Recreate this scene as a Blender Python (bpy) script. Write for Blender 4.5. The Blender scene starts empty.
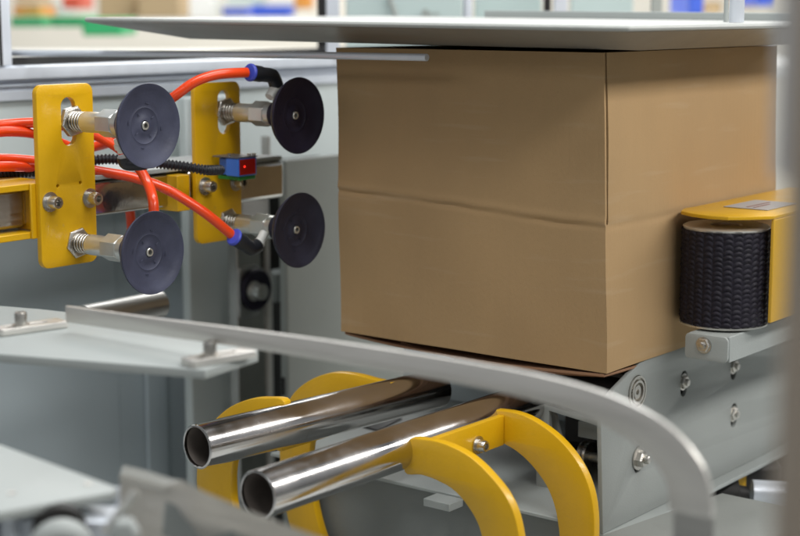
import bpy, bmesh, math, random
from mathutils import Vector, Matrix
random.seed(7)
S = bpy.context.scene
C = S.collection
H = 1.5                      # camera height above the factory floor
F = 1600.0
PITCH = math.radians(9.2); YAW = math.radians(38)
FW = Vector((-math.sin(YAW)*math.cos(PITCH), math.cos(YAW)*math.cos(PITCH), -math.sin(PITCH)))
RT = Vector((math.cos(YAW), math.sin(YAW), 0)); UP = RT.cross(FW)
CAM = Vector((0, 0, H))

def P(x, y, X=None, Y=None, Z=None, D=None):
    """measured point of the photograph on a real plane of the machine (Z relative to eye height)"""
    r = FW + RT*((x-400)/F) + UP*((268-y)/F)
    k = X/r.x if X is not None else Y/r.y if Y is not None else Z/r.z if Z is not None else D
    return CAM + r*k

# ------------------------------------------------------------------ materials
def mat(name, col, rough=.5, metal=0., var=.06, scale=8., bump=0., bscale=200., stretch=None, coat=0., spec=.5, rvar=.1, grime=0., gcol=(.12,.10,.08)):
    m = bpy.data.materials.new(name); m.use_nodes = True
    nt = m.node_tree; n = nt.nodes; l = nt.links
    b = n['Principled BSDF']
    tc = n.new('ShaderNodeTexCoord'); mp = n.new('ShaderNodeMapping')
    l.new(tc.outputs['Object'], mp.inputs['Vector'])
    if stretch: mp.inputs['Scale'].default_value = stretch
    nz = n.new('ShaderNodeTexNoise'); nz.inputs['Scale'].default_value = scale; nz.inputs['Detail'].default_value = 6
    nz.inputs['Roughness'].default_value = .6
    l.new(mp.outputs[0], nz.inputs['Vector'])
    mr = n.new('ShaderNodeMapRange'); mr.inputs['From Min'].default_value = .3; mr.inputs['From Max'].default_value = .7
    mr.inputs['To Min'].default_value = 1-var; mr.inputs['To Max'].default_value = 1+var
    l.new(nz.outputs['Fac'], mr.inputs['Value'])
    mx = n.new('ShaderNodeVectorMath'); mx.operation = 'SCALE'; mx.inputs[0].default_value = col[:3]
    l.new(mr.outputs[0], mx.inputs['Scale'])
    out = mx.outputs[0]
    if grime:
        g = n.new('ShaderNodeTexNoise'); g.inputs['Scale'].default_value = 23; g.inputs['Detail'].default_value = 9; g.inputs['Roughness'].default_value = .7
        l.new(tc.outputs['Object'], g.inputs['Vector'])
        gr = n.new('ShaderNodeMapRange'); gr.inputs['From Min'].default_value = .58; gr.inputs['From Max'].default_value = .78
        gr.inputs['To Min'].default_value = 0; gr.inputs['To Max'].default_value = grime
        l.new(g.outputs['Fac'], gr.inputs['Value'])
        mm = n.new('ShaderNodeMix'); mm.data_type = 'RGBA'
        l.new(gr.outputs[0], mm.inputs[0]); l.new(out, mm.inputs[6]); mm.inputs[7].default_value = (*gcol, 1)
        out = mm.outputs[2]
    l.new(out, b.inputs['Base Color'])
    rr = n.new('ShaderNodeMapRange'); rr.inputs['From Min'].default_value = .3; rr.inputs['From Max'].default_value = .7
    rr.inputs['To Min'].default_value = max(.02, rough-rvar*rough*2); rr.inputs['To Max'].default_value = min(1, rough+rvar*rough*2)
    l.new(nz.outputs['Fac'], rr.inputs['Value']); l.new(rr.outputs[0], b.inputs['Roughness'])
    b.inputs['Metallic'].default_value = metal
    b.inputs['Coat Weight'].default_value = coat
    b.inputs['Specular IOR Level'].default_value = spec
    if bump:
        bz = n.new('ShaderNodeTexNoise'); bz.inputs['Scale'].default_value = bscale; bz.inputs['Detail'].default_value = 4
        l.new(mp.outputs[0], bz.inputs['Vector'])
        bp = n.new('ShaderNodeBump'); bp.inputs['Strength'].default_value = bump; bp.inputs['Distance'].default_value = .001
        l.new(bz.outputs['Fac'], bp.inputs['Height']); l.new(bp.outputs[0], b.inputs['Normal'])
    return m

M = {}
M['yellow']  = mat('yellow_paint', (.65,.365,.004), .36, 0, .05, 14, .25, 260, coat=.15, grime=.22, gcol=(.30,.16,.01))
M['card']    = mat('cardboard', (.395,.262,.133), .88, 0, .085, 4, .3, 420, stretch=(1,1,.45), spec=.2)
def card_detail(m):
    nt = m.node_tree; n = nt.nodes; l = nt.links; b = n['Principled BSDF']; tc = n['Texture Coordinate']
    src = b.inputs['Base Color'].links[0].from_socket
    v = n.new('ShaderNodeTexNoise'); v.inputs['Scale'].default_value = 900; v.inputs['Detail'].default_value = 2; l.new(tc.outputs['Object'], v.inputs['Vector'])
    f = n.new('ShaderNodeMapRange'); f.inputs['From Min'].default_value = .66; f.inputs['From Max'].default_value = .74; f.inputs['To Max'].default_value = .35; l.new(v.outputs['Fac'], f.inputs['Value'])
    m1 = n.new('ShaderNodeMix'); m1.data_type = 'RGBA'; l.new(f.outputs[0], m1.inputs[0]); l.new(src, m1.inputs[6]); m1.inputs[7].default_value = (.16,.10,.05,1)
    # long faint scuffs and rub marks
    mp = n.new('ShaderNodeMapping'); mp.inputs['Scale'].default_value = (3,3,34); mp.inputs['Rotation'].default_value = (.15,.1,0); l.new(tc.outputs['Object'], mp.inputs['Vector'])
    k = n.new('ShaderNodeTexNoise'); k.inputs['Scale'].default_value = 2.2; k.inputs['Detail'].default_value = 8; l.new(mp.outputs[0], k.inputs['Vector'])
    g = n.new('ShaderNodeMapRange'); g.inputs['From Min'].default_value = .60; g.inputs['From Max'].default_value = .75; g.inputs['To Max'].default_value = .30; l.new(k.outputs['Fac'], g.inputs['Value'])
    m2 = n.new('ShaderNodeMix'); m2.data_type = 'RGBA'; l.new(g.outputs[0], m2.inputs[0]); l.new(m1.outputs[2], m2.inputs[6]); m2.inputs[7].default_value = (.47,.36,.235,1)
    l.new(m2.outputs[2], b.inputs['Base Color'])
    # flutes of the board telegraph through as faint vertical ribs
    w = n.new('ShaderNodeTexWave'); w.bands_direction = 'DIAGONAL'; w.inputs['Scale'].default_value = 60; w.inputs['Distortion'].default_value = .6
    mq = n.new('ShaderNodeMapping'); mq.inputs['Scale'].default_value = (1,1,0); l.new(tc.outputs['Object'], mq.inputs['Vector']); l.new(mq.outputs[0], w.inputs['Vector'])
    bp = n.new('ShaderNodeBump'); bp.inputs['Strength'].default_value = .10; bp.inputs['Distance'].default_value = .0006
    l.new(w.outputs['Fac'], bp.inputs['Height']); l.new(b.inputs['Normal'].links[0].from_socket, bp.inputs['Normal']); l.new(bp.outputs[0], b.inputs['Normal'])
card_detail(M['card'])
def scratches(m, amt=.25, col=(.75,.74,.70), sc=(2,2,60)):
    nt = m.node_tree; n = nt.nodes; l = nt.links; b = n['Principled BSDF']; tc = n['Texture Coordinate']
    src = b.inputs['Base Color'].links[0].from_socket
    out = src
    for i in range(2):
        mp = n.new('ShaderNodeMapping'); mp.inputs['Scale'].default_value = sc if i == 0 else (sc[2], sc[1], sc[0]); mp.inputs['Rotation'].default_value = (.5*i+.2,.7*i+.1,.4)
        l.new(tc.outputs['Object'], mp.inputs['Vector'])
        k = n.new('ShaderNodeTexNoise'); k.inputs['Scale'].default_value = 5; k.inputs['Detail'].default_value = 6; k.inputs['Roughness'].default_value = .75; l.new(mp.outputs[0], k.inputs['Vector'])
        g = n.new('ShaderNodeMapRange'); g.inputs['From Min'].default_value = .66; g.inputs['From Max'].default_value = .70; g.inputs['To Max'].default_value = amt; l.new(k.outputs['Fac'], g.inputs['Value'])
        mm = n.new('ShaderNodeMix'); mm.data_type = 'RGBA'; l.new(g.outputs[0], mm.inputs[0]); l.new(out, mm.inputs[6]); mm.inputs[7].default_value = (*col, 1); out = mm.outputs[2]
    l.new(out, b.inputs['Base Color'])
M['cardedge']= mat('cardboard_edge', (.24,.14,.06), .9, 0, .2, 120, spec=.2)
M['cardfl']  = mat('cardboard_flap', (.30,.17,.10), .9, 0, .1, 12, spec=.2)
M['steel']   = mat('polished_steel', (.62,.60,.59), .17, 1, .05, 12, .12, 18, rvar=.35)
M['mirror']  = mat('mirror_steel', (.60,.57,.53), .14, 1, .12, 10, .6, 30, rvar=.4)
M['brushed'] = mat('brushed_steel', (.50,.49,.47), .36, 1, .08, 30, .25, 60, stretch=(.3,.3,6))
M['railst']  = mat('guide_rail_steel', (.70,.68,.64), .38, .7, .05, 30, .2, 90, stretch=(.3,1,6))
M['nickel']  = mat('nickel_plate', (.66,.66,.62), .3, .8, .05, 40, .1, 120)
M['zinc']    = mat('zinc_bolt', (.58,.56,.52), .3, 1, .08, 60, .2, 300)
M['alu']     = mat('anodised_aluminium', (.66,.70,.76), .38, .3, .03, 30, .1, 90, stretch=(1,1,.2))
M['white']   = mat('white_powder_coat', (.335,.36,.35), .5, 0, .04, 6, .25, 500, grime=.12, gcol=(.25,.25,.22))
M['wall_lit']  = mat('lit_panel_paint', (.56,.61,.60), .5, 0, .03, 3, .2, 400, grime=.06, gcol=(.4,.42,.42))  # paler copy of the wall paint, with light put into the colour
M['wall']    = mat('pale_panel_paint', (.47,.535,.565), .5, 0, .05, 3, .2, 400, grime=.10, gcol=(.28,.29,.28))
M['column']  = mat('grey_green_paint', (.33,.35,.325), .5, 0, .05, 4, .25, 400, grime=.15, gcol=(.2,.2,.18))
M['base2'] = mat('worn_table_paint', (.24,.25,.235), .5, 0, .08, 6, .25, 420, grime=.25, gcol=(.12,.12,.1))
M['base'] = mat('base_grey_paint', (.22,.235,.23), .5, 0, .06, 5, .25, 420, grime=.2, gcol=(.1,.1,.09))
M['panelgr'] = mat('side_panel_paint', (.30,.318,.305), .45, 0, .05, 5, .25, 420, grime=.18, gcol=(.2,.2,.17))
M['darkgap'] = mat('dark_parts_and_shade', (.018,.017,.016), .55, .2, .2, 20)  # near-black for dark parts and for shade painted into gaps
M['rubber']  = mat('dark_blue_rubber', (.046,.050,.082), .52, 0, .22, 26, .3, 160, spec=.35, grime=.45, gcol=(.075,.078,.105))
M['rubber3'] = mat('dark_grey_rubber', (.020,.020,.036), .5, 0, .22, 26, .3, 160, spec=.35, grime=.35, gcol=(.05,.05,.07))
M['coverlip']= mat('cover_lit_paint', (.40,.41,.39), .45, 0, .08, 6, .2, 300, grime=.2)  # lighter tone paints in the light on the cover's top face
M['coverbright'] = mat('pale_edge_paint', (.55,.55,.52), .45)
M['bore']    = mat('dull_tube_bore', (.22,.19,.17), .6, .4, .2, 30)
M['skirt']   = mat('cover_shaded_paint', (.215,.195,.165), .42, 0, .05, 6, .2, 300, grime=.1)  # darker brown tone paints in the shade on the cover's sloped edges
M['rubber2'] = mat('near_black_rubber', (.012,.009,.022), .48, 0, .22, 26, .3, 160, spec=.3, grime=.3, gcol=(.03,.03,.05))
M['knurl']   = mat('ribbed_rubber', (.014,.012,.020), .62, 0, .25, 40, .3, 600, spec=.3, grime=.3, gcol=(.05,.045,.05))
M['hose']    = mat('orange_hose', (.76,.055,.005), .30, 0, .05, 20, .1, 60, coat=.25)
M['blackpl'] = mat('black_plastic', (.016,.017,.021), .38, 0, .1, 30, .2, 300)
M['collar']  = mat('blue_collar', (.05,.07,.46), .4, 0, .05, 30)
M['whitepl'] = mat('white_plastic', (.70,.70,.66), .4, 0, .05, 30)
M['sensor']  = mat('sensor_blue', (.045,.17,.62), .38, 0, .05, 30, .1, 300)
M['sensordk']= mat('sensor_lid', (.10,.10,.11), .4, 0, .05, 30)
M['greenpl'] = mat('green_plastic', (.02,.22,.03), .4)
M['label']   = mat('label_paper', (.36,.35,.35), .5)
M['ink']     = mat('label_print', (.25,.12,.10), .6)
M['floor']   = mat('factory_floor', (.62,.64,.62), .4, 0, .06, 1.2, .1, 20, grime=.1)
M['bgwall']  = mat('far_wall_paint', (.70,.66,.58), .7, 0, .05, .8)
M['post']    = mat('foreground_post_paint', (.33,.275,.22), .5, 0, .1, 3, grime=.15)
M['bggreen'] = mat('green_crate_plastic', (.03,.42,.15), .5)
M['bgorange']= mat('orange_crate_plastic', (.80,.33,.05), .5)
M['bgblue']  = mat('blue_crate_plastic', (.06,.14,.72), .5)
M['bgred']   = mat('red_plastic', (.72,.12,.07), .5)
M['bgcard']  = mat('far_cardboard', (.52,.38,.22), .85, 0, .1, 3)
M['bgteal']  = mat('pale_teal_panel', (.50,.60,.58), .45, 0, .03, 2)
M['bgtable'] = mat('white_table_top', (.80,.80,.77), .5)

scratches(M['yellow'], .45, (.30,.24,.12)); scratches(M['white'], .3, (.22,.22,.20)); scratches(M['panelgr'], .3, (.45,.46,.44))
scratches(M['steel'], .4, (.36,.33,.30), (2,40,2)); scratches(M['skirt'], .3, (.42,.40,.37)); scratches(M['railst'], .3, (.30,.29,.27)); scratches(M['column'], .3, (.26,.26,.24)); scratches(M['rubber'], .35, (.10,.10,.12), (3,3,20)); scratches(M['rubber3'], .35, (.07,.07,.09), (3,3,20))
def emis(name, col, s, base=(.2,.01,.01)):
    m = bpy.data.materials.new(name); m.use_nodes = True; b = m.node_tree.nodes['Principled BSDF']
    b.inputs['Base Color'].default_value = (*base, 1); b.inputs['Emission Color'].default_value = (*col, 1); b.inputs['Emission Strength'].default_value = s
    b.inputs['Roughness'].default_value = .15
    return m
M['redglass'] = emis('red_sensor_window', (.5,.0,.0), .10, (.10,.004,.004))
M['led'] = emis('red_sensor_light', (1,.02,.01), 3.0)

# ------------------------------------------------------------------ object helpers
def tag(o, label=None, cat=None, group=None, kind=None):
    if label: o['label'] = label
    if cat: o['category'] = cat
    if group: o['group'] = group
    if kind: o['kind'] = kind
    return o

def empty(name, loc, label, cat, group=None):
    o = bpy.data.objects.new(name, None); C.objects.link(o); o.location = loc; o.empty_display_size = .02
    return tag(o, label, cat, group)

def wloc(o):
    v = Vector(o.location)
    while o.parent: o = o.parent; v += Vector(o.location)
    return v

def link(name, me, m, parent=None, sharp=30, bevel=0, seg=2, solid=0):
    """one mesh object; mesh given in world coordinates, made relative to its parent (roots are unrotated)"""
    o = bpy.data.objects.new(name, me); C.objects.link(o)
    if parent:
        o.parent = parent; me.transform(Matrix.Translation(-wloc(parent)))
    else:
        c = Vector((0,0,0))
        for v in me.vertices: c += v.co
        c /= max(1, len(me.vertices)); me.transform(Matrix.Translation(-c)); o.location = c
    if m: me.materials.append(M[m])
    me.shade_smooth() if hasattr(me, 'shade_smooth') else None
    for p in me.polygons: p.use_smooth = True
    me.set_sharp_from_angle(angle=math.radians(sharp))
    if bevel:
        b = o.modifiers.new('bevel', 'BEVEL'); b.width = bevel; b.segments = seg; b.limit_method = 'ANGLE'; b.angle_limit = math.radians(30); b.harden_normals = False
    return o

def bm2me(bm, name='m'):
    bmesh.ops.recalc_face_normals(bm, faces=bm.faces)
    me = bpy.data.meshes.new(name); bm.to_mesh(me); bm.free(); return me

def box_me(x0,x1,y0,y1,z0,z1):
    bm = bmesh.new(); bmesh.ops.create_cube(bm, size=1)
    for v in bm.verts:
        v.co = Vector(((x0+x1)/2+v.co.x*(x1-x0), (y0+y1)/2+v.co.y*(y1-y0), H+(z0+z1)/2+v.co.z*(z1-z0)))
    return bm2me(bm)
def box(name, a, m, parent=None, bevel=.0015):
    """a = x0,x1,y0,y1,z0,z1 with z relative to eye height"""
    return link(name, box_me(*a), m, parent, bevel=bevel)

def obox_me(c, ax, ay, az, sx, sy, sz):
    bm = bmesh.new(); bmesh.ops.create_cube(bm, size=1)
    ax, ay, az = Vector(ax).normalized(), Vector(ay).normalized(), Vector(az).normalized()
    for v in bm.verts: v.co = Vector(c) + ax*v.co.x*sx + ay*v.co.y*sy + az*v.co.z*sz
    return bm2me(bm)

AX = {'X': (Vector((0,1,0)), Vector((0,0,1)), Vector((1,0,0))),
      'Y': (Vector((1,0,0)), Vector((0,0,1)), Vector((0,-1,0))),
      'Z': (Vector((1,0,0)), Vector((0,1,0)), Vector((0,0,1)))}

def plate_me(loops, axis, c, t, rnd=0, bev=.0008):
    """flat plate: loops of 2-D points in the plane normal to `axis`, its +axis face at coordinate c, thickness t"""
    cu = bpy.data.curves.new('pl', 'CURVE'); cu.dimensions = '2D'; cu.fill_mode = 'BOTH'
    cu.extrude = t/2-bev; cu.bevel_depth = bev; cu.bevel_resolution = 1; cu.offset = -bev
    for lp in loops:
        sp = cu.splines.new('POLY'); sp.points.add(len(lp)-1); sp.use_cyclic_u = True
        for i, p in enumerate(lp): sp.points[i].co = (p[0], p[1], 0, 1)
    ob = bpy.data.objects.new('tmp', cu); C.objects.link(ob)
    dg = bpy.context.evaluated_depsgraph_get(); me = bpy.data.meshes.new_from_object(ob.evaluated_get(dg))
    bpy.data.objects.remove(ob); bpy.data.curves.remove(cu)
    u, v, w = AX[axis]
    for vt in me.vertices:
        q = vt.co.copy()
        off = c - t/2 if axis != 'Y' else c + t/2
        base = {'X': Vector((off,0,0)), 'Y': Vector((0,off,0)), 'Z': Vector((0,0,off+H))}[axis]
        vt.co = base + u*q.x + v*(q.y + (H if axis != 'Z' else 0)) + w*q.z
    bm = bmesh.new(); bm.from_mesh(me); bmesh.ops.remove_doubles(bm, verts=bm.verts, dist=1e-5)
    bmesh.ops.recalc_face_normals(bm, faces=bm.faces); bm.to_mesh(me); bm.free()
    me.materials.clear()
    return me

def rrect(x0,x1,y0,y1,r,n=6):
    pts = []
    for cx,cy,a0 in ((x1-r,y1-r,0),(x0+r,y1-r,90),(x0+r,y0+r,180),(x1-r,y0+r,270)):
        for i in range(n+1):
            a = math.radians(a0+90*i/n); pts.append((cx+r*math.cos(a), cy+r*math.sin(a)))
    return pts
def circ(cx,cy,r,n=20): return [(cx+r*math.cos(2*math.pi*i/n), cy+r*math.sin(2*math.pi*i/n)) for i in range(n)][::-1]
def slot(cx,cy,w,h): return rrect(cx-w/2,cx+w/2,cy-h/2,cy+h/2,min(w,h)/2*.98)[::-1]

def frame(d):
    d = Vector(d).normalized(); h = Vector((0,0,1)) if abs(d.z) < .9 else Vector((1,0,0))
    u = h.cross(d).normalized(); return u, d.cross(u), d

def lathe_me(base, d, prof, n=48, cap=True, phase=0):
    """prof = [(distance along d, radius)]"""
    u, v, d = frame(d); bm = bmesh.new(); rings = []
    for s, r in prof:
        rings.append([bm.verts.new(Vector(base)+d*s+(u*math.cos(phase+2*math.pi*i/n)+v*math.sin(phase+2*math.pi*i/n))*max(r,1e-5)) for i in range(n)])
    for a, b in zip(rings, rings[1:]):
        for i in range(n): bm.faces.new((a[i],a[(i+1)%n],b[(i+1)%n],b[i]))
    if cap: bm.faces.new(rings[0]); bm.faces.new(rings[-1])
    return bm2me(bm)
def lathe(name, base, d, prof, m, parent=None, n=48, bevel=0, sharp=35, phase=0, cap=True):
    return link(name, lathe_me(base, d, prof, n, cap, phase), m, parent, bevel=bevel, sharp=sharp)

def catmull(pts, k=12):
    pts = [Vector(p) for p in pts]; q = [pts[0]*2-pts[1]]+pts+[pts[-1]*2-pts[-2]]; out = []
    for i in range(1, len(q)-2):
        for j in range(k):
            t = j/k; a,b,c,d = q[i-1:i+3]
            out.append(.5*((2*b)+(c-a)*t+(2*a-5*b+4*c-d)*t*t+(3*b-a-3*c+d)*t**3))
    out.append(pts[-1]); return out
def tube_me(pts, r, n=14, rf=None, cap=True):
    bm = bmesh.new(); rings = []; L = len(pts)
    t0 = (pts[1]-pts[0]).normalized(); u, v, _ = frame(t0)
    s = 0
    for i, p in enumerate(pts):
        t = (pts[min(i+1,L-1)]-pts[max(i-1,0)]).normalized()
        u = (u - t*u.dot(t)).normalized(); v = t.cross(u)
        if i: s += (p-pts[i-1]).length
        rr = r if rf is None else rf(s)
        rings.append([bm.verts.new(p+(u*math.cos(2*math.pi*k/n)+v*math.sin(2*math.pi*k/n))*rr) for k in range(n)])
    for a, b in zip(rings, rings[1:]):
        for i in range(n): bm.faces.new((a[i],a[(i+1)%n],b[(i+1)%n],b[i]))
    if cap: bm.faces.new(rings[0]); bm.faces.new(rings[-1])
    return bm2me(bm)

def join_me(*mes):
    bm = bmesh.new()
    for me in mes: bm.from_mesh(me)
    me = bpy.data.meshes.new('j'); bm.to_mesh(me); bm.free(); return me

def socket_bolt(pos, d, parent, r=.006, h=.008, name='bolt', washer=True, m='zinc'):
    u, v, d = frame(d); pos = Vector(pos)
    mes = []
    if washer: mes.append(lathe_me(pos, d, [(0,r*1.0),(0,r*1.55),(.0012,r*1.55),(.0014,r*1.0)], 24))
    z0 = .0014 if washer else 0
    mes.append(lathe_me(pos, d, [(z0,r*.9),(z0,r),(h*.85,r),(h,r*.88),(h,r*.52),(h*.45,r*.5),(h*.45,.0001)], 24))
    return link(name, join_me(*mes), m, parent, sharp=35)
def hex_bolt(pos, d, parent, r=.008, h=.007, name='bolt', m='zinc', wr=1.5):
    pos = Vector(pos)
    mes = [lathe_me(pos, d, [(0,r*1.0),(0,r*wr),(.0015,r*wr),(.0018,r*1.0)], 28),
           lathe_me(pos, d, [(.0015,r*.95),(.0015,r*1.08),(h*.8,r*1.08),(h,r*.92),(h,.0001)], 6),
           lathe_me(pos, d, [(h*.9,r*.55),(h*1.5,r*.52),(h*1.6,r*.4),(h*1.6,.0001)], 18)]
    return link(name, join_me(*mes), m, parent, sharp=25)

XP = Vector((1,0,0)); YP = Vector((0,1,0)); ZP = Vector((0,0,1))
def px2(pts, **k):
    """pixels measured on a plane -> 2-D outline in that plane"""
    out = []
    for x, y in pts:
        q = P(x, y, **k)
        out.append((q.y, q.z-H) if 'X' in k else (q.x, q.z-H) if 'Y' in k else (q.x, q.y))
    return out

# ------------------------------------------------------------------ camera
cd = bpy.data.cameras.new('camera'); cam = bpy.data.objects.new('camera', cd); C.objects.link(cam)
cam.location = CAM; cam.rotation_euler = (math.radians(90)-PITCH, 0, YAW)
cd.lens = 72; cd.sensor_width = 36; cd.clip_start = .05; cd.clip_end = 100
cd.dof.use_dof = True; cd.dof.focus_distance = 1.9; cd.dof.aperture_fstop = 3.7
S.camera = cam

# ------------------------------------------------------------------ the carton
XR, XL, YF, YB, ZB, ZT, ZC = -.950, -1.362, 1.614, 2.075, -.428, -.050, -.243
def sheet(fn, nu, nv, th, nrm):
    """a thin board: fn(u,v) is its outer face, th its thickness inwards along -nrm"""
    bm = bmesh.new(); g = [[bm.verts.new(fn(i/nu, j/nv)) for j in range(nv+1)] for i in range(nu+1)]
    h = [[bm.verts.new(g[i][j].co - Vector(nrm)*th) for j in range(nv+1)] for i in range(nu+1)]
    for i in range(nu):
        for j in range(nv):
            bm.faces.new((g[i][j],g[i+1][j],g[i+1][j+1],g[i][j+1])); bm.faces.new((h[i][j],h[i][j+1],h[i+1][j+1],h[i+1][j]))
    for i in range(nu):
        bm.faces.new((g[i][0],h[i][0],h[i+1][0],g[i+1][0])); bm.faces.new((g[i][nv],g[i+1][nv],h[i+1][nv],h[i][nv]))
    for j in range(nv):
        bm.faces.new((g[0][j],g[0][j+1],h[0][j+1],h[0][j])); bm.faces.new((g[nu][j],h[nu][j],h[nu][j+1],g[nu][j+1]))
    return bm2me(bm)
carton = empty('carton', ((XL+XR)/2, (YF+YB)/2, H+ZB), 'plain brown cardboard box standing under the grey cover plate', 'cardboard box')
def wob(a, b): return .0012*math.sin(7*a+1.3)*math.sin(5*b+.4) + .00012*math.sin(9*a+b*5)
# creased line dips towards the right and has a shallow valley, as a folded board does
CRZ = [(0., P(343,191,Y=1.614).z-H), (.48, P(470,207,Y=1.614).z-H), (.76, P(541,220,Y=1.614).z-H), (1., P(605,228,Y=1.614).z-H)]
def crease_z(u):
    for (a, za_), (b, zb2) in zip(CRZ, CRZ[1:]):
        if u <= b + 1e-6: return za_+(zb2-za_)*(u-a)/(b-a) + .0004*math.sin(41*u+1)
    return CRZ[-1][1]
def front(u, v):
    z = ZB + (ZT-ZB)*v
    zc = crease_z(u); d = z - zc
    dent = .0024*math.exp(-(d/.0030)**2)*(.7+.3*math.sin(17*u)) - .0012*math.exp(-((d-.007)/.005)**2)
    lean = .0022*max(0, d)/.18*u
    x = XL + (XR-XL)*u - .010*v*1 * (0.9 if u > .5 else .5)
    bulge = -.004*math.sin(math.pi*u)*math.sin(math.pi*v)
    return Vector((XL + (XR-XL)*u - .011*v*(.4+.6*u), YF + dent + bulge + wob(u*2, v*2) - lean, H+z))
def right(u, v):
    z = ZB + (ZT-ZB)*v
    d = z - CRZ[-1][1]
    gap = .0052*min(1,max(0,d)/.002)*math.exp(-(u*(YB-YF)/.02)) + 0*(.0045*min(1, max(0, d)/.006)*math.exp(-max(0,d)/.05)+.0016*min(1,max(0,d)/.01))*(1-u)**8
    dent = .0010*math.exp(-(d/.005)**2)
    return Vector((XR - .011*v - dent + .003*math.sin(math.pi*u)*math.sin(math.pi*v) + wob(u*2+1, v*2), YF + .0005 + gap*(1+.5*math.exp(-max(0,d)/.03)) + (YB-YF)*u, H+z))
link('front_panel', sheet(front, 60, 190, .0035, (0,-1,0)), 'card', carton, sharp=40)
# the right-hand panel: the part above the crease is a flap with an open corner slit
link('side_panel', sheet(right, 60, 190, .0035, (1,0,0)), 'card', carton, sharp=40)
box('back_panel', (XL, XR-.011, YB-.0035, YB, ZB, ZT), 'card', carton, 0)
def leftf(u, v): return Vector((XL-.004*v, YF+.004+(YB-YF-.008)*u, H+ZB+(ZT-ZB)*v))
link('side_panel', sheet(leftf, 10, 20, .0035, (-1,0,0)), 'card', carton)
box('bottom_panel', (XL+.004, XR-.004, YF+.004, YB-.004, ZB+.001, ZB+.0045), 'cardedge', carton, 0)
box('top_flap', (XL+.0, XR-.014, YF+.008, YB-.004, ZT-.004, ZT-.001), 'card', carton, 0)
# the two bottom flaps hang slightly open
bm = bmesh.new()
def slab(name, pts, th, m, parent):
    bm = bmesh.new(); a = [bm.verts.new(Vector(p)) for p in pts]; b = [bm.verts.new(Vector(p)-ZP*th) for p in pts]
    n = len(pts); bm.faces.new(a); bm.faces.new(b[::-1])
    for i in range(n): bm.faces.new((a[i],b[i],b[(i+1)%n],a[(i+1)%n]))
    return link(name, bm2me(bm), m, parent, bevel=.0005)
z = H+ZB
def bowed(x0, x1, y0, y1, z0, sag, back):
    def f(u, v):
        w_ = math.sin(math.pi*min(1, u*1.02+.0))**.8 if 0 < u*1.02 < 1 else 0
        return Vector((x0+(x1-x0)*u, y0+(y1-y0)*v+.004*math.sin(5*u), z+z0-sag*w_*(1-.3*v)*(1-.35*u)-back*v))
    return sheet(f, 30, 8, .003, (0,0,1))
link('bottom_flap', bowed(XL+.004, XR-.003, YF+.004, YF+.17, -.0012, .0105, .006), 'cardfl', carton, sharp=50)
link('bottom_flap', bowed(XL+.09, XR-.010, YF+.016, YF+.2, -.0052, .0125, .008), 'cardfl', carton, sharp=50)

# ------------------------------------------------------------------ grey cover over the carton
cover = empty('cover_plate', (-1.25, 1.75, H-.03), 'long grey metal cover with sloped edges lying over the cardboard box', 'cover plate')
def frustum(x0,x1,y0,y1,z1, z0, ix0, ix1, iy0, iy1):
    bm = bmesh.new()
    t = [bm.verts.new((x,y,H+z1)) for x,y in ((x0,y0),(x1,y0),(x1,y1),(x0,y1))]
    b = [bm.verts.new((x,y,H+z0)) for x,y in ((x0+ix0,y0+iy0),(x1-ix1,y0+iy0),(x1-ix1,y1-iy1),(x0+ix0,y1-iy1))]
    bm.faces.new(t); bm.faces.new(b[::-1])
    for i in range(4): bm.faces.new((t[i],b[i],b[(i+1)%4],t[(i+1)%4]))
    return bm2me(bm)
CX0, CX1, CY0, CY1 = -1.722, -.865, 1.50, 2.12
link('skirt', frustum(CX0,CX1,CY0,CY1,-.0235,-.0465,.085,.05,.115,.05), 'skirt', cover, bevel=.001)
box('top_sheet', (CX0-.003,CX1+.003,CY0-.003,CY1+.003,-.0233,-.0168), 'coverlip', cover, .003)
box('rear_lip', (CX0+.25,CX1+.003,CY1-.02,CY1+.0,-.0168,-.006), 'white', cover, .001)
cover.rotation_euler.y = .0065; cover.location.z += .002
# ------------------------------------------------------------------ thin guide bar left of the carton
me = tube_me([P(427,57.5,Y=1.55), P(300,55,Y=1.55), Vector((-2.2,1.55,P(0,54,Y=1.55).z-.001))], .0045, 16)
for v in me.vertices: pass
tag(link('guide_bar', me, 'alu', None, bevel=0), 'thin straight silver bar ending with a rounded tip in front of the box top', 'guide bar')

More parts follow.
